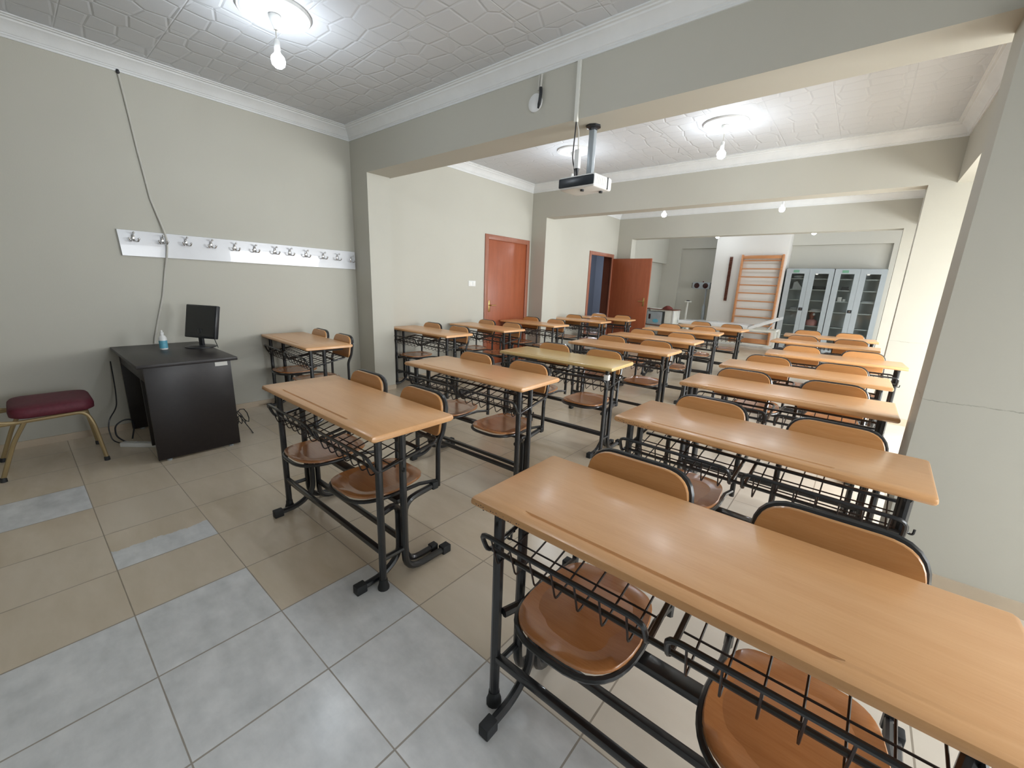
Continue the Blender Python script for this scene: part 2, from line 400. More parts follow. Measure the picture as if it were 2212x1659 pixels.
d1.location = (0, 0, 0)
door_frame(X2, D1A, D1B, D1T, d1)
lf = MB().box(X2 - .045, X2 - .005, D1A + .05, D1B - .05, .01, D1T - .05, .003).build('door_leaf', M['door'], d1)
lever(d1, (X2 + .0, D1A + .135, 1.02), 1)
d2 = thing('door_2', 'open red-brown door swung into the hall beside the far bay', 'door'); struct(d2)
door_frame(X3, D2A, D2B, D2T, d2)
MB().box(X3 + .01, X3 + .95, D2B - .045, D2B - .003, .01, 2.035, .003).build('door_leaf', M['door'], d2)
lever(d2, (X3 + .86, D2B - .045, 1.10), 0, -1)
# corridor seen through the open door
wbox('wall_corridor', M['blue_wall'], -7.1, -6.9, 6.5, 12.6, 0, ZC2)
wbox('wall_corridor_end', M['blue_wall'], -7.1, X4 - .2, 12.5, 12.6, 0, ZC2)
wbox('wall_corridor_near', M['blue_wall'], -7.1, X3 - .2, 6.5, 6.6, 0, ZC2)
sw = thing('light_switch', 'white double light switch on the wall left of the closed door', 'light switch', (X2, 4.70, 1.36))
MB().box(0, .009, -.075, .075, -.042, .042, .003).build('switch_plate', M['white'], sw)
for q in (-.036, .036): MB().box(.008, .014, q - .025, q + .025, -.028, .028, .002).build('switch_rocker', M['paper'], sw)

# ------------------------------------------------------------------ ceiling lights
def rosette(x, y, z, label):
    m = MB().lathe([(.0, 0), (.212, 0), (.212, -.012), (.205, -.018), (.196, -.014), (.186, -.022), (.165, -.024), (.15, -.016), (.10, -.018), (.09, -.026), (.075, -.028), (.06, -.02), (.0, -.02)], seg=48)
    o = m.build('ceiling_rosette', M['trim'], ang=50); o.location = (x, y, z); tag(o, label, 'ceiling rose', 'plaster roses on the ceiling'); return o
def pendant(x, y, z, label, drop=.25, tilt=0.0):
    t = thing('pendant_light', label, 'light', (x, y, z), 0, 'bare bulb pendants')
    MB().lathe([(.0, -.022), (.036, -.022), (.038, -.03), (.032, -.05), (.016, -.085), (.012, -.10), (0, -.10)]).build('canopy', M['white'], t)
    MB().tube([(0, 0, -.095), (0, 0, -drop + .09)], .003).build('cord', M['cable_white'], t)
    MB().lathe([(.0, -drop + .10), (.012, -drop + .10), (.018, -drop + .09), (.018, -drop + .04), (.014, -drop + .035), (0, -drop + .035)]).build('lamp_holder', M['white'], t)
    b = MB().lathe([(.0, -drop + .037), (.014, -drop + .036), (.02, -drop + .02), (.038, -drop + .0), (.043, -drop - .020), (.037, -drop - .045), (.02, -drop - .06), (0, -drop - .064)], seg=14).build('light_bulb', M['bulb'], t)
    return t
rosette(-3.19, 1.37, ZC1, 'round white plaster rose on the ceiling nearest the coat rack')
pendant(-3.19, 1.37, ZC1, 'lit bare bulb hanging nearest the camera in front of the first beam')
rosette(-1.40, 1.37, ZC1, 'round white plaster rose on the front ceiling towards the right')
pendant(-1.40, 1.37, ZC1, 'lit bare bulb hanging in the front bay above the picture edge')
rosette(-1.39, 4.95, ZC2, 'round white plaster rose on the second bay ceiling right of the projector')
pendant(-1.39, 4.95, ZC2, 'lit bare bulb hanging in the second bay right of the projector', .27)
rosette(-3.14, 4.88, ZC2, 'round white plaster rose on the ceiling behind the projector cables')
pendant(-3.14, 4.88, ZC2, 'lit bare bulb hanging in the second bay hidden behind the projector', .37)
rosette(-3.13, 8.09, ZC2, 'round white plaster rose on the third bay ceiling towards the open door')
pendant(-3.13, 8.09, ZC2, 'lit bare bulb hanging in the third bay nearest the open door', .29)
rosette(-1.29, 8.40, ZC2, 'round white plaster rose on the third bay ceiling towards the cabinets')
pendant(-1.29, 8.40, ZC2, 'lit bare bulb hanging in the third bay nearest the window side', .29)
pendant(-3.07, 11.6, ZC2, 'lit bare bulb hanging in the far bay in front of the white wall edge', .31)
pendant(-1.09, 11.6, ZC2, 'lit bare bulb hanging in the far bay above the grey cabinets', .31)

# ------------------------------------------------------------------ school desk with two seats
ZT, LT, DT = .77, 1.14, .435
def top_mesh():
    th = .030; g0, g1 = -.40, .30
    def ring(x, ins, gd):
        i = ins
        p = [(.012 + i, -th + i * .4), (i, -th + .010), (i, -.010 - i), (.004 + i, -.003 - i), (.012 + i, -i),
             (.038, -i), (.041, -i - gd), (.049, -i - gd), (.052, -i), (DT - .012 - i, -i), (DT - .004 - i, -.003 - i), (DT - i, -.010 - i), (DT - i, -th + .010), (DT - .012 - i, -th + i * .4)]
        return [(x, a, b) for a, b in p]
    h = LT / 2
    return MB().loft([ring(-h, .010, 0), ring(-h + .004, .003, 0), ring(-h + .012, 0, 0), ring(g0, 0, 0), ring(g0 + .02, 0, .0055), ring(g1 - .02, 0, .0055), ring(g1, 0, 0), ring(h - .012, 0, 0), ring(h - .004, .003, 0), ring(h, .010, 0)])
def seat_outline(n=40):
    out = []
    for k in range(n):
        a = 2 * PI * k / n; c, s_ = math.cos(a), math.sin(a)
        e = 2.0 if s_ < 0 else 4.0             # round at the front, squared off at the rear
        x = .175 * math.copysign(abs(c) ** (2 / (3.1 if s_ < 0 else 4.5)), c); y = .195 * math.copysign(abs(s_) ** (2 / (2.5 if s_ < 0 else 5.0)), s_)
        if s_ > 0: x *= 1 - .12 * (y / .195)
        out.append((x, y))
    return out
def seat_ply():
    o = seat_outline(); rings = []
    zf = lambda x, y, q: -.016 * (1 - q * q) + .012 * (y / .195) ** 2 * q
    for q, dz in ((1.0, -.012), (1.0, -.003), (.985, 0), (.8, 0), (.55, 0), (.3, 0), (.06, 0)):
        rings.append([(x * q, y * q, zf(x * q, y * q, q) + dz) for x, y in o])
    return MB().loft(rings)
SX = .265; SEAT_Z, SEAT_Y = .425, .195
def make_desk():
    r = thing('school_desk', '', 'school desk', group='double school desks')
    t = top_mesh().build('tabletop', M['top'], r); t.location = (0, 0, ZT)
    for sx in (-1, 1):
        x = sx * .505
        a = MB().tube([(x, .065, ZT - .031), (x, .065, .03)], .0165, 10).build('leg', M['black'], r)
        MB().lathe([(.0, .05), (.0185, .05), (.02, .03), (.026, .012), (.026, 0), (0, 0)], (x, .065, 0), seg=12).build('foot_cap', M['rubber'], a)
        b = MB().tube(rounded([(x, .185, ZT - .031), (x, .185, .02), (x, .44, .02)], [0, .10, 0], 6), .0165, 10).build('leg', M['black'], r)
        MB().box(x - .021, x + .021, .405, .455, 0, .042, .004).build('foot_cap', M['rubber'], b)
        xi = sx * .452
        pm = MB().tube(rounded([(x - sx * .02, .075, .365), (xi, .19, .365), (xi, .19, .09), (xi, .10, .024), (xi, -.02, .022)], [0, .06, .10, .06, 0], 5), .0155, 8)
        pm.tube(rounded([(xi, .40, .375), (xi, .225, .355), (xi, .225, .02), (xi, .40, .022)], [0, .07, .09, 0], 5), .0155, 8)
        p = pm.build('pedestal', M['black'], r)
        MB().box(xi - .02, xi + .02, -.045, .005, 0, .042, .004).build('foot_cap', M['rubber'], p)
        MB().box(xi - .018, xi + .018, .375, .415, .002, .040, .004).build('foot_cap', M['rubber'], p)
        MB().box(xi - .018, xi + .018, .385, .42, .357, .395, .004).build('end_cap', M['rubber'], p)
        MB().tube([(x, .065, .15), (x, .185, .15)], .012, 8).build('side_rail', M['black'], r)
        MB().tube([(x, .05, ZT - .045), (x, .36, ZT - .045)], .012, 8).build('top_rail', M['black'], r)
        hx = x + sx * .017
        MB().tube(rounded([(hx, .16, .60), (hx + sx * .012, .16, .588), (hx + sx * .013, .16, .562), (hx + sx * .03, .16, .560), (hx + sx * .031, .16, .582)], .008, 4), .004, 6).build('bag_hook', M['black'], r)
    MB().box(-.505, .505, .053, .077, .178, .202, .003).build('stretcher', M['black'], r)
    MB().box(-.452, .452, .213, .237, .128, .152, .003).build('stretcher', M['black'], r)
    MB().box(-.452, .452, .185, .235, .352, .376, .003).build('seat_beam', M['black'], r)
    for (a, b) in ((-.53, -.03), (.02, .515)):
        zf, zb = .665, .625; yf, yb = .008, .30
        fm = MB().tube(rounded([(a, yb, zb), (a, .045, .580), (a, yf, zf), (b, yf, zf), (b, .045, .580), (b, yb, zb)], [0, .03, .035, .035, .03, 0], 4), .0075, 8)
        fm.tube(rounded([(a, yb - .03, zb - .004), (a, .385, .64), (b, .385, .64), (b, yb - .03, zb - .004)], [0, .04, .04, 0], 4), .0075, 8)
        bk = fm.build('book_basket', M['black'], r)
        wm = MB(); n = 7
        for k in range(n):
            x = a + (b - a) * (k + .6) / (n + .2)
            wm.tube(rounded([(x, yf, zf), (x, .042, .556), (x, yb, zb - .004), (x, .385, .64)], [0, .016, .02, 0], 3), .003, 5)
        for (y, z) in ((.14, .581), (.22, .602)): wm.tube([(a, y, z), (b, y, z)], .003, 5)
        wm.build('basket_wires', M['wire'], bk)
    MB().tube([(-.505, .036, .607), (.505, .036, .607)], .0075, 8).build('basket_rail', M['black'], r)
    MB().box(-.505, .505, .265, .281, .622, .634, .002).build('basket_rail', M['black'], r)
    for sx in (-SX, SX):
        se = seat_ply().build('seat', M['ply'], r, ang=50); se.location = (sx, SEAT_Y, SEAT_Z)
        o = seat_outline(); fr = [(x * 1.02, y * 1.02, -.018) for x, y in o if y < .05]
        fr.sort(key=lambda p: math.atan2(p[1] - .12, p[0]) if True else 0)
        front = sorted([p for p in fr], key=lambda p: -math.atan2(p[0], -(p[1] - .08)))
        path = [(.178, .245, -.04), (.170, .13, -.022)] + front + [(-.170, .13, -.022), (-.178, .245, -.04)]
        MB().tube(path, .0095, 8).build('seat_frame', M['black'], se)
        yb = .455
        bf = MB().tube(rounded([(-.178, .438, .355), (-.178, .440, .58), (-.178, .474, .64), (-.172, .508, .818), (.172, .508, .818), (.178, .474, .64), (.178, .440, .58), (.178, .438, .355)], [0, .05, .05, .085, .085, .05, .05, 0], 6), .0125, 8).build('back_frame', M['black'], r)
        bf.location = (sx, 0, 0)
        pts = [Vector((x, z, 0)) for x, z in ((-.176, .618), (.176, .618), (.176, .824), (-.176, .824))]
        out = [(p.x, p.y) for p in rounded(pts, [.03, .03, .092, .092], 8, True)]
        def yz(z): return .455 + (z - .61) * .165
        rings = []
        for q, dy in ((.985, -.0135), (1.0, -.011), (1.0, -.002), (.985, .0)):
            cx, cz = 0, .721
            rings.append([(cx + (x - cx) * q, yz(z) + dy - .014 * (1 - (x / .168) ** 2) * 0, cz + (z - cz) * q) for x, z in out])
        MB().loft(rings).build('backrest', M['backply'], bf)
    return r
DK = make_desk()
F = .975
def desk_at(xl, yl, xr, yr):
    a = math.atan2(yr - yl, xr - xl); return (xl + xr) / 2 * F, (yl + yr) / 2 * F, a
DESKS = [  # x centre, y of near edge, yaw, label
    (-.212, .776, .0, 'wooden double school desk with attached seats, nearest, filling the lower right corner'),
    (-.27, 1.80, -.035, 'second wooden double desk from the front in the right-hand column'),
    (-.305, 2.885, .0, 'third wooden double desk from the front in the right-hand column, beside the pier'),
    (-.29, 3.868, .015, 'fourth wooden double desk from the front in the right-hand column'),
    (-.13, 5.09, .06, 'fifth wooden double desk from the front in the right-hand column, jutting towards the window'),
    (-.297, 6.50, -.03, 'second wooden double desk from the back in the right-hand column'),
    (-.28, 7.69, .08, 'rearmost wooden double desk of the right-hand column, in front of the grey cabinets'),
    (-1.958, .836, -.008, 'wooden double school desk at the front of the middle column, standing clear on the tiles'),
    (-2.05, 1.885, .02, 'second wooden double desk from the front in the middle column'),
    (-1.965, 2.90, .03, 'yellowish wooden double desk, third from the front in the middle column'),
    (-1.928, 4.02, .006, 'fourth wooden double desk from the front in the middle column'),
    (-2.015, 5.15, .015, 'fifth wooden double desk from the front in the middle column'),
    (-2.085, 6.53, .08, 'second wooden double desk from the back in the middle column'),
    (-1.995, 7.64, -.08, 'rearmost wooden double desk of the middle column, in front of the wrapped bed'),
    (-4.21, 1.615, -.045, 'wooden double school desk against the left wall under the coat rack, by the column'),
    (-4.165, 3.16, .0, 'wooden double desk just behind the left column, its left end hidden by the column'),
    (-4.14, 4.17, -.05, 'wooden double desk against the left wall just before the closed door'),
    (-4.15, 5.34, -.015, 'wooden double desk standing in front of the closed door'),
    (-4.08, 6.70, .03, 'wooden double desk in the left column just past the second wall column'),
    (-4.00, 7.62, .06, 'rearmost wooden double desk in the left column, beside the open door'),
]
for i, (x, y, a, lab) in enumerate(DESKS):
    o = DK if i == 0 else copy_tree(DK)
    o.location = (x, y, 0); o.rotation_euler = (0, 0, a); o['label'] = lab
    if i == 0:
        cm = MB(); rc = random.Random(3)
        for k in range(26):
            x = -.545 + .17 * (rc.random() ** 1.4); z = ZT - .017 + rc.uniform(-.006, .006); w_ = rc.uniform(.001, .0035)
            cm.ball((x, .0004, z), w_, .0008, w_ * .55, 6, 4)
        ec = cm.build('edge_chips', M['rubber'], o); ec['label'] = 'dark chips in the front edge'; ec['kind'] = 'stuff'
    if i == 9:
        for ch in o.children:
            if ch.name.startswith('tabletop'):
                ch.data = ch.data.copy(); ch.data.materials[0] = M['top_yellow']
            if ch.name.startswith('leg') and not any(c.name.startswith('paint_chip') for c in ch.children): last = ch
        MB().box(.503 - .019, .503 + .019, .065 - .019, .065 + .019, .655, .70, .002).build('tape_band', M['paper'], o)
        o.children[-1]['label'] = 'white tape band'

# ------------------------------------------------------------------ teacher's desk and what stands by it
td = thing('teacher_desk', "dark wenge teacher's desk against the left wall under the coat rack", 'desk', (-4.26, .79, 0))
MB().box(-.53, .53, -.305, .305, .712, .737, .002).build('tabletop', M['wenge'], td)
MB().box(.465, .49, -.265, .265, .012, .712, .001).build('side_panel', M['wenge'], td)
MB().box(-.49, -.465, -.265, .265, .012, .712, .001).build('side_panel', M['wenge'], td)
MB().box(-.465, .465, .20, .218, .25, .712, .001).build('modesty_panel', M['wenge'], td)
MB().box(-.46, .46, -.262, -.244, .60, .712, .001).box(-.46, .46, -.244, .19, .60, .612).build('keyboard_drawer', M['wenge'], td)
MB().box(.20, .218, -.25, .20, .05, .60, .001).build('divider_panel', M['wenge'], td)
for sx in (-.478, .478):
    for y in (-.2, .2): MB().lathe([(0, 0), (.017, 0), (.017, .012), (0, .012)], (sx, y, 0), seg=12).build('glide', M['steel'], td)
MB().box(.490, .4912, .160, .243, .672, .702).build('sticker', M['paper'], td)['label'] = 'white inventory sticker'
mo = thing('computer_monitor', "black flat computer monitor on the dark teacher's desk", 'monitor', (-4.42, 1.03, .737), math.radians(24))
MB().lathe([(0, 0), (.115, 0), (.115, .006), (.10, .012), (.03, .016), (0, .016)], seg=32).build('stand_base', M['dark'], mo)
MB().box(-.022, .022, .0, .022, .012, .16, .004).build('stand_neck', M['dark'], mo)
mm = MB().box(-.175, .175, -.022, .014, .075, .365, .008); mm.box(-.10, .10, .012, .035, .13, .31, .008)
mp_ = mm.build('display_housing', M['dark'], mo)
MB().box(-.160, .160, -.0235, -.0215, .095, .352).build('screen', M['screen'], mp_)
MB().tube(rounded([(.05, .06, .16), (.09, .065, .05), (.13, .05, .004), (.17, .02, .004)], .04, 4), .003, 6).build('monitor_cable', M['dark'], mo)
mp_.rotation_euler = (-.2, 0, 0)
sb = thing('spray_bottle', "small white and blue bottle standing on the teacher's desk", 'bottle', (-4.43, .775, .737))
MB().lathe([(0, 0), (.026, 0), (.028, .006), (.028, .095), (.02, .112), (.012, .118), (.012, .125), (0, .125)]).build('body', M['white'], sb)
MB().lathe([(.0283, .012), (.0288, .012), (.0288, .075), (.0283, .075)]).build('label_band', M['blue'], sb)
MB().lathe([(0, .124), (.014, .124), (.014, .142), (.008, .146), (.006, .16), (0, .16)]).build('cap', M['white'], sb)
ch = thing('banquet_chair', 'gold-framed banquet chair with maroon cushion at the left edge of the picture', 'chair', (-4.31, .04, 0))
def cushion(x0, x1, y0, y1, z0, z1, r):
    pts = [Vector(p) for p in ((x0, y0, 0), (x1, y0, 0), (x1, y1, 0), (x0, y1, 0))]
    o = rounded(pts, r, 6, True); cx, cy = (x0 + x1) / 2, (y0 + y1) / 2
    rings = []
    for q, z in ((.90, z0), (.99, z0 + .012), (1.0, z0 + (z1 - z0) * .5), (.98, z1 - .018), (.92, z1 - .004), (.6, z1 + .004), (.1, z1 + .006)):
        rings.append([(cx + (p.x - cx) * q, cy + (p.y - cy) * q, z) for p in o])
    return MB().loft(rings)
cushion(-.225, .225, -.165, .245, .392, .470, .10).build('seat_cushion', M['maroon'], ch, ang=60)
for sx in (-1, 1):
    x = sx * .205
    MB().tube(rounded([(x, -.225, .372), (x, .185, .385), (x + sx * .012, .215, .30), (x + sx * .018, .245, .02)], [0, .08, .05, 0], 6), .0125, 8).build('leg', M['gold'], ch)
    MB().tube(rounded([(x, -.10, .372), (x + sx * .01, -.165, .25), (x + sx * .018, -.245, .02)], [0, .05, 0], 5), .0125, 8).build('leg', M['gold'], ch)
    for y in (.245, -.245): MB().lathe([(0, 0), (.017, 0), (.017, .02), (.014, .03), (0, .03)], (x + sx * .018, y, 0), seg=10).build('foot_cap', M['rubber'], ch)
MB().tube(rounded([(-.205, -.10, .372), (-.205, -.27, .395), (-.205, -.33, .60), (-.19, -.36, .90), (.19, -.36, .90), (.205, -.33, .60), (.205, -.27, .395), (.205, -.10, .372)], [0, .09, .2, .1, .1, .2, .09, 0], 6), .0115, 8).build('back_frame', M['gold'], ch)
MB().tube(rounded([(-.205, .14, .383), (-.205, .195, .383), (.205, .195, .383), (.205, .14, .383)], .03, 4), .011, 8).build('front_rail', M['gold'], ch)
b = cushion(-.19, .19, -.24, .24, 0, .05, .10).build('back_cushion', M['maroon'], ch, ang=60); b.location = (0, -.325, .68); b.rotation_euler = (PI / 2 + .1, 0, 0)
ps = thing('power_strip', "white power strip on the floor beside the teacher's desk", 'power strip', (-4.235, .505, 0), .75)
MB().box(-.15, .15, -.025, .025, 0, .035, .006).build('housing', M['white'], ps)
for k in range(3): MB().box(-.10 + k * .09, -.05 + k * .09, -.018, .018, .034, .037).build('socket', M['offwhite'], ps)
cl = MB().tube(rounded([(-4.36, .47, .04), (-4.40, .50, .13), (-4.45, .50, .18), (-4.45, .443, .185), (-4.45, .391, .147), (-4.44, .385, .06), (-4.41, .43, .012), (-4.36, .45, .012)], .06, 5), .006, 6)
cl.tube(rounded([(-4.772, .47, .62), (-4.70, .46, .38), (-4.52, .43, .28), (-4.45, .367, .21), (-4.45, .351, .137), (-4.45, .36, .03), (-4.40, .40, .008), (-4.33, .44, .010)], .10, 6), .0045, 6)
tag(cl.build('power_cable', M['dark']), "black looped power cable on the floor between the maroon chair and dark desk", 'cable')
c2 = MB()
for k in range(4):
    rr = .05 + .016 * k; pts = [(-4.18 + rr * math.cos(a) * .8 + .02 * k, 1.14 + rr * .7 * math.sin(a) + .01 * k, .07 + .05 * math.sin(a * 2 + k) + .02 * k) for a in [2 * PI * j / 14 for j in range(12)]]
    c2.tube(pts, .004, 6)
c2.tube(rounded([(-4.25, 1.09, .30), (-4.2, 1.14, .22), (-4.14, 1.19, .10), (-4.02, 1.22, .008), (-3.95, 1.21, .008)], .05, 4), .004, 6)
tag(c2.build('cable_bundle', M['dark']), "tangled black cables hanging behind the teacher's desk on its right", 'cable')

# ------------------------------------------------------------------ coat rack and wall cable
cr = thing('coat_rack', 'long white coat rack board with twelve chrome hooks on the left wall', 'coat rack', (X1, 0, 0))
MB().loft([[(.002, .665, 1.488), (.002, Y1 - .012, 1.476), (.002, Y1 - .012, 1.682), (.002, .655, 1.698)], [(.02, .668, 1.491), (.02, Y1 - .012, 1.479), (.02, Y1 - .012, 1.679), (.02, .658, 1.695)]]).build('board', M['rail'], cr)
for (y, z) in ((.752, 1.639), (.943, 1.635), (1.11, 1.636), (1.30, 1.633), (1.493, 1.625), (1.667, 1.623), (1.857, 1.62), (2.005, 1.618), (2.175, 1.612), (2.365, 1.606), (2.53, 1.602), (2.70, 1.592)):
    m = MB().ball((.024, y, z), .006, .013, .03, 12, 8)
    m.tube(rounded([(.022, y, z + .012), (.05, y, z + .05 - .012), (.075, y, z + .034)], .02, 4), .0055, 8).ball((.076, y, z + .036), .009, .009, .009, 10, 6)
    for s_ in (-1, 1):
        m.tube(rounded([(.022, y, z - .008), (.04, y + s_ * .012, z - .034), (.06, y + s_ * .026, z - .030), (.064, y + s_ * .03, z - .012)], .018, 4), .0055, 8).ball((.064, y + s_ * .03, z - .011), .009, .009, .009, 10, 6)
    m.build('coat_hook', M['chrome'], cr)
wc = MB().tube([(X1 + d, y, z) for (y, z, d) in ((.832, 2.88, .008), (.853, 2.626, .008), (.875, 2.329, .008), (.909, 1.964, .008), (.95, 1.785, .014), (.966, 1.70, .028), (.972, 1.654, .032), (.968, 1.576, .03), (.955, 1.49, .026), (.936, 1.398, .008), (.889, 1.157, .008), (.831, .954, .008), (.79, .80, .008), (.78, .745, .012))], .0075, 8)
wc = tag(wc.build('wall_cable', M['cable_white']), 'white cable drooping down the left wall across the coat rack', 'cable')
MB().ball((X1 + .01, .831, 2.878), .012, .012, .018).build('cable_clip', M['dark'], wc)

# ------------------------------------------------------------------ projector on the first beam
pm = thing('projector_mount', 'grey projector pole fixed under the first beam', 'projector mount', (-1.734, 2.936, 2.52))
MB().lathe([(0, 0), (.055, 0), (.055, -.012), (.03, -.02), (.03, -.03), (0, -.03)], seg=8).build('ceiling_plate', M['dark'], pm)
MB().box(-.022, .022, -.020, .020, -.360, -.025, .003).build('pole', M['steel'], pm)
MB().box(-.06, .06, -.05, .05, -.372, -.360, .003).build('bracket', M['dark'], pm)
pj = thing('projector', 'white ceiling projector with a dark front grille hanging below the first beam', 'projector', (-1.715, 2.845, 2.06), math.radians(-4))
MB().box(-.155, .155, -.115, .115, 0, .088, .014, 3).build('housing', M['white'], pj)
MB().box(-.150, .150, -.118, -.112, .014, .076, .006).build('front_grille', M['projgrille'], pj)
m = MB()
for k in range(6): m.box(.154, .1565, -.08 + k * .022, -.066 + k * .022, .02, .07)
m.build('side_vent', M['offwhite'], pj)
MB().lathe([(0, 0), (.014, 0), (.014, -.012), (0, -.012)], (.02, -.06, 0), seg=12).lathe([(0, 0), (.014, 0), (.014, -.012), (0, -.012)], (.10, .06, 0), seg=12).build('foot', M['dark'], pj)
MB().box(.151, .158, .05, .062, .004, .084, .002).build('side_strap', M['rubber'], pj)
cd = MB().box(-1.785, -1.758, Y1 - .02, Y1 - .001, 2.50, 2.878, .002)
tag(cd.build('cable_duct', M['offwhite']), 'white vertical cable duct on the face of the first beam', 'cable duct')
pc = MB().tube(rounded([(-1.768, Y1 - .012, 2.505), (-1.775, Y1 - .01, 2.40), (-1.81, 2.80, 2.28), (-1.80, 2.83, 2.20), (-1.80, 2.83, 2.148)], .05, 5), .0045, 6)
tag(pc.build('video_cable', M['dark']), 'thin dark cable hanging from the duct to the projector', 'cable')
pw = thing('power_lead', 'white lead with a boxy adapter hanging from the duct above the projector', 'cable', (0, 0, 0))
MB().tube(rounded([(-1.766, Y1 - .008, 2.505), (-1.745, Y1 + .0 - .006, 2.44), (-1.76, 2.79, 2.36), (-1.765, 2.80, 2.335)], .03, 4), .004, 6).build('lead', M['cable_white'], pw)
MB().box(-1.785, -1.748, 2.785, 2.82, 2.21, 2.335, .004).build('socket_block', M['white'], pw)
MB().lathe([(0, 2.21), (.017, 2.21), (.010, 2.185), (.008, 2.163), (0, 2.163)], (-1.766, 2.803, 0), seg=12).build('plug', M['dark'], pw)
jp = thing('junction_cover', 'white oval cover with loose taped cables on the first beam', 'wall cover', (-2.145, Y1, 2.70))
MB().lathe([(0, 0), (.062, 0), (.062, -.008), (.056, -.012), (0, -.012)], (0, 0, 0), 'Y', 28).build('cover_disc', M['white'], jp)
MB().tube(rounded([(.035, -.014, -.045), (.055, -.022, .0), (.06, -.022, .05), (.055, -.018, .085)], .03, 4), [.006] + [.012] * 40, 8).build('taped_cable', M['dark'], jp)
MB().tube([(.034, -.016, .07), (.036, -.014, .168)], .008, 8).tube([(.056, -.02, .08), (.062, -.018, .168)], .008, 8).build('white_wires', M['cable_white'], jp)

# ------------------------------------------------------------------ far bay: wall bars, cabinets, bed, machines
wb = thing('wall_bars', 'tall wooden gymnastic wall bars on the white wall of the far bay', 'wall bars', (-2.127, 12.4, 0))
for sx in (-.45, .45): MB().box(sx - .022, sx + .022, -.12, -.004, .06, 2.325, .004).build('upright', M['pine'], wb)
MB().box(-.43, .43, -.10, -.07, 2.225, 2.305, .003).build('top_board', M['pine'], wb)
MB().box(-.43, .43, -.10, -.07, .10, .22, .003).build('bottom_board', M['pine'], wb)
z = 2.18
for k in range(10):
    MB().tube([(-.43, -.085, z), (.43, -.085, z)], .016, 8).build('rung', M['pine'], wb); z -= .2015
fl = thing('finger_ladder', 'narrow brown notched wooden strip hung left of the wall bars', 'finger ladder', (-2.853, 12.4, 0))
prof = [(-.012, 1.15), (-.012, 2.28)]
pts = [(-.002, 1.15), (-.03, 1.15)]
for k in range(28): pts += [(-.03, 1.17 + k * .0393), (-.055, 1.178 + k * .0393), (-.03, 1.185 + k * .0393)]
pts += [(-.03, 2.28), (-.002, 2.28)]
MB().prism(pts, -.034, .034, 'YZ').build('notched_strip', M['jamb'], fl)
def cabinet(x0, x1, label):
    w = x1 - x0; t = thing('storage_cabinet', label, 'cabinet', ((x0 + x1) / 2, 12.45, 0), 0, 'grey glass-door cabinets'); h = w / 2; H = 2.0
    b = MB().box(-h, -h + .02, .02, .42, .02, H).box(h - .02, h, .02, .42, .02, H).box(-h, h, .02, .42, H - .02, H).box(-h, h, .02, .42, .02, .06).build('carcass', M['grey_metal'], t)
    MB().box(-h + .02, h - .02, .40, .42, .06, H - .02).build('back_panel', M['cabin'], t)
    for z in (.38, .64, .995, 1.25, 1.505, 1.76): MB().box(-h + .02, h - .02, .06, .40, z - .012, z + .012).build('shelf', M['shelf'], t)
    for s_ in (-1, 1):
        a, c = (-h + .004, -.002) if s_ < 0 else (.002, h - .004)
        p, q = (a + .115, c - .095) if s_ < 0 else (a + .11, c - .095)
        dr = MB().box(a, p, 0, .018, .04, H - .01).box(q, c, 0, .018, .04, H - .01).box(p, q, 0, .018, 1.88, H - .01).box(p, q, 0, .018, .04, .16).build('door', M['grey_metal'], t)
        MB().box(p, q, .008, .011, .16, 1.88).build('pane', M['glass'], dr)
        if s_ < 0:
            MB().box(-.085, -.005, -.003, .001, 1.005, 1.075).build('lock_plate', M['dark'], dr)
            MB().lathe([(0, 0), (.014, 0), (.014, -.02), (0, -.02)], (-.045, -.003, 1.04), 'Y', 12).build('lock_knob', M['chrome'], dr)
            MB().box(-.33, -.21, -.002, .001, 1.905, 1.965).build('sign_label', M['green'], dr)
        else: MB().box(p + .01, p + .06, -.002, .001, 1.855, 1.885).build('sticker', M['paper'], dr)
    return t
cabinet(-1.575, -.625, 'left grey steel cabinet with glass doors, mannequin inside, next to the wall bars')
cabinet(-.615, .31, 'right grey steel cabinet with glass doors beside the bright pier')
def cabthing(name, label, cat, mb, mat): return tag(mb.build(name, mat), label, cat)
cabthing('linen_bundle', 'white crumpled cloth heap on the third shelf from the top inside the left cabinet', 'cloth', MB().loft([[(-1.40, 12.55, 1.517), (-1.18, 12.55, 1.517), (-1.18, 12.8, 1.517), (-1.40, 12.8, 1.517)], [(-1.40, 12.6, 1.68), (-1.33, 12.6, 1.70), (-1.30, 12.75, 1.70), (-1.40, 12.75, 1.68)]]), M['linen'])
cabthing('linen_stack', 'folded white linen low on a shelf in the left door of the left cabinet', 'cloth', MB().ball((-1.29, 12.66, 1.045), .10, .09, .038).box(-1.38, -1.18, 12.58, 12.76, 1.007, 1.03, .01), M['linen'])
cabthing('folder_stack', 'flat pale folders on the shelf above the mannequin', 'folders', MB().box(-.96, -.72, 12.56, 12.78, 1.007, 1.03, .004).box(-.94, -.74, 12.57, 12.77, 1.031, 1.05, .004), M['linen'])
cabthing('plastic_bag', 'pale grey bag on the top shelf of the left cabinet', 'bag', MB().ball((-1.32, 12.66, 1.815), .14, .10, .045), M['linen'])
cabthing('storage_tray', 'dark tray on the third shelf behind the second glass door', 'tray', MB().box(-1.0, -.72, 12.56, 12.78, 1.517, 1.60, .006), M['dark'])
cabthing('medicine_box', 'white small box standing on a middle shelf of the right cabinet', 'box', MB().box(-.47, -.39, 12.56, 12.64, 1.262, 1.36, .002), M['paper'])
cabthing('medicine_box', 'smaller white box beside another white box in the right cabinet', 'box', MB().box(-.37, -.32, 12.56, 12.62, 1.262, 1.315, .002), M['paper'])
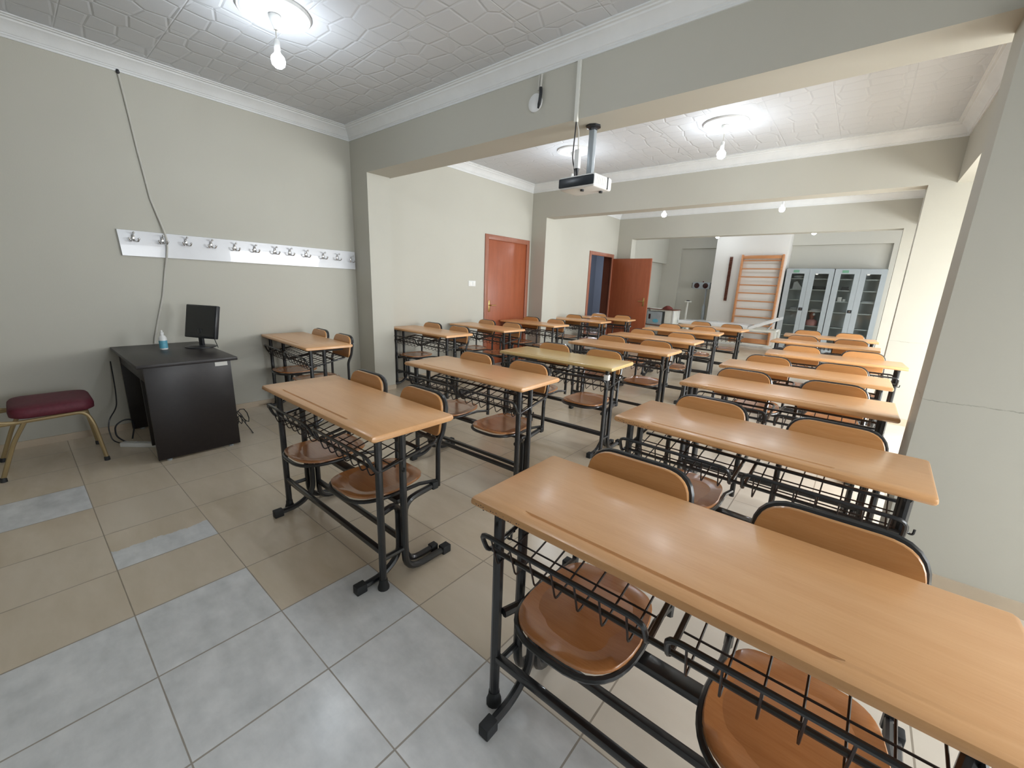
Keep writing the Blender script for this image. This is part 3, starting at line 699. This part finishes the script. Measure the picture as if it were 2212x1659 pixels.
cabthing('book_stack', 'dark books lying on the second shelf of the right cabinet', 'books', MB().box(-.45, -.30, 12.57, 12.75, 1.517, 1.555, .002).box(-.44, -.31, 12.57, 12.74, 1.556, 1.60, .002), M['dark'])
cabthing('paper_stack', 'loose papers on a middle shelf behind the rightmost glass door', 'papers', MB().box(-.02, .20, 12.57, 12.78, 1.262, 1.285, .004), M['linen'])
mq = thing('training_mannequin', 'pink and brown medical training torso inside the left cabinet', 'mannequin', (-.885, 12.63, .652))
MB().loft([[(math.cos(a) * rx, math.sin(a) * ry, z) for a in [2 * PI * k / 16 for k in range(16)]] for (rx, ry, z) in ((.11, .07, 0), (.125, .075, .06), (.12, .07, .12), (.05, .045, .16))]).build('torso', M['pink'], mq, ang=60)
MB().loft([[(math.cos(a) * rx - .01, math.sin(a) * ry, z) for a in [2 * PI * k / 16 for k in range(16)]] for (rx, ry, z) in ((.045, .045, .15), (.04, .04, .19), (.055, .06, .23), (.06, .065, .28), (.045, .05, .325), (.015, .015, .34))]).build('head', M['brownskin'], mq, ang=60)
MB().ball((.025, -.045, .275), .028, .025, .035).build('face_mask', M['white'], mq)

bd = thing('treatment_bed', 'white plastic-wrapped treatment bed with a raised headrest before the wall bars', 'bed', (0, 11.45, 0))
def pad(x0, x1, z0, z1, h, y0=-.28, y1=.36):
    rings = []
    for i in range(9):
        t = i / 8; x = x0 + (x1 - x0) * t; zc = z0 + (z1 - z0) * t; q = 1 - .25 * abs(2 * t - 1) ** 6
        pr = rounded([Vector((y0, -h, 0)), Vector((y1, -h, 0)), Vector((y1, 0, 0)), Vector((y0, 0, 0))], .035, 4, True)
        rings.append([(x, (y0 + y1) / 2 + (p.x - (y0 + y1) / 2) * (.96 + .04 * q), zc - h / 2 + (p.y + h / 2) * q + .004 * math.sin(9 * t * PI + p.x * 20)) for p in pr])
    return MB().loft(rings)
pad(-3.62, -1.99, .635, .635, .105).build('mattress', M['plasticwrap'], bd, ang=50)
pad(-1.98, -1.38, .60, .875, .09).build('headrest', M['plasticwrap'], bd, ang=50)
m = MB().box(-3.45, -1.40, -.27, -.22, .50, .55).box(-3.45, -1.40, .30, .35, .50, .55)
for x in (-3.40, -2.45, -1.45): m.box(x - .025, x + .025, -.22, .30, .50, .55)
m.build('bed_frame', M['offwhite'], bd)
for x in (-3.38, -1.42):
    for y in (-.245, .325): MB().box(x - .03, x + .03, y - .025, y + .025, 0, .50, .003).build('leg', M['offwhite'], bd)
MB().box(-3.38, -1.42, -.255, -.235, .17, .20).build('lower_rail', M['offwhite'], bd)
MB().tube([(-1.60, -.24, .54), (-1.46, -.2, .75)], .012).build('headrest_strut', M['steel'], bd)

ir = thing('infrared_lamp', 'grey two-headed therapy lamp on a stand in the far left alcove', 'therapy lamp', (-3.42, 12.56, 0))
MB().box(-.36, .10, -.06, .08, 1.435, 1.615, .012).build('lamp_head', M['steel'], ir)
for x in (-.245, -.015):
    MB().lathe([(0, -.058), (.072, -.058), (.072, -.068), (.060, -.072), (0, -.072)], (x, 0, 1.525), 'Y', 24).build('lamp_lens', M['lens'], ir)
MB().tube(rounded([(-.36, -.02, 1.46), (-.385, -.02, 1.46), (-.385, -.02, 1.59), (-.36, -.02, 1.59)], .03, 4), .006).build('side_handle', M['dark'], ir)
MB().ball((-.10, 0, 1.63), .02, .02, .018).build('top_knob', M['red'], ir)
MB().tube([(0, .02, 1.44), (.0, .02, .98)], [.022, .016], 10).build('upper_pole', M['steel'], ir)
MB().tube([(0, .02, 1.02), (0, .02, .95), (.01, .02, .5), (.01, .02, .06)], [.02, .045, .04, .04], 12).build('lower_pole', M['steel'], ir)
MB().lathe([(0, 0), (.13, 0), (.13, .03), (.05, .06), (0, .06)], (.01, .02, 0), seg=20).build('base', M['steel'], ir)
wsc = thing('weighing_scale', 'white column weighing scale standing in the far left alcove', 'scale', (-3.89, 12.45, 0))
MB().box(-.15, .15, -.20, .12, 0, .07, .01).build('platform', M['offwhite'], wsc)
MB().tube([(0, .08, .06), (.03, .08, 1.05)], [.035, .026], 10).build('column', M['offwhite'], wsc)
MB().box(-.03, .13, -.02, .12, 1.05, 1.085, .012).build('display_head', M['offwhite'], wsc)
MB().ball((.05, .04, 1.095), .055, .04, .016).build('dial', M['dark'], wsc)
tb = thing('side_table', 'dark-topped table with machines behind the open door', 'table', (-3.98, 11.0, 0))
MB().box(-.50, .38, -.22, .25, .865, .885, .003).build('tabletop', M['jamb'], tb)
MB().box(-.47, .10, -.20, .23, .455, .475, .002).build('lower_shelf', M['jamb'], tb)
for x in (-.46, .34):
    for y in (-.19, .22): MB().box(x - .016, x + .016, y - .016, y + .016, 0, .865).build('leg', M['white'], tb)
MB().box(.12, .33, -.19, .22, .05, .862, .004).build('cupboard', M['offwhite'], tb)
mc = thing('machine_box', 'grey sterilizer machine on the lower shelf of the side table', 'machine', (-4.15, 10.99, .476))
MB().box(-.18, .21, -.18, .18, 0, .34, .012).build('housing', M['steel'], mc)
MB().box(-.13, -.08, -.186, -.178, .14, .27).build('control_strip', M['lens'], mc)
MB().ball((.06, -.18, .10), .08, .008, .05).build('blue_badge', M['blue'], mc)
mb_ = MB().box(-.08, .06, -.12, .12, 0, .36, .006).build('white_unit', M['offwhite']); mb_.location = (-4.42, 11.0, .476); tag(mb_, 'white appliance at the left end of the side table shelf', 'machine')
bg = MB().loft([[(math.cos(a) * rx, math.sin(a) * .09, z) for a in [2 * PI * k / 14 for k in range(14)]] for (rx, z) in ((.15, 0), (.16, .03), (.10, .08), (.03, .115))]).build('folded_bag', M['red'], ang=60); bg.scale = (.85, .9, .75); bg.location = (-3.87, 11.0, .886); tag(bg, 'red and dark cloth bag heaped on the side table', 'bag')
pp = MB().box(-.13, .13, -.1, .1, 0, .012, .002).build('paper_tray', M['paper']); pp.location = (-4.14, 10.92, .886); tag(pp, 'white papers lying on the side table near its front', 'papers')
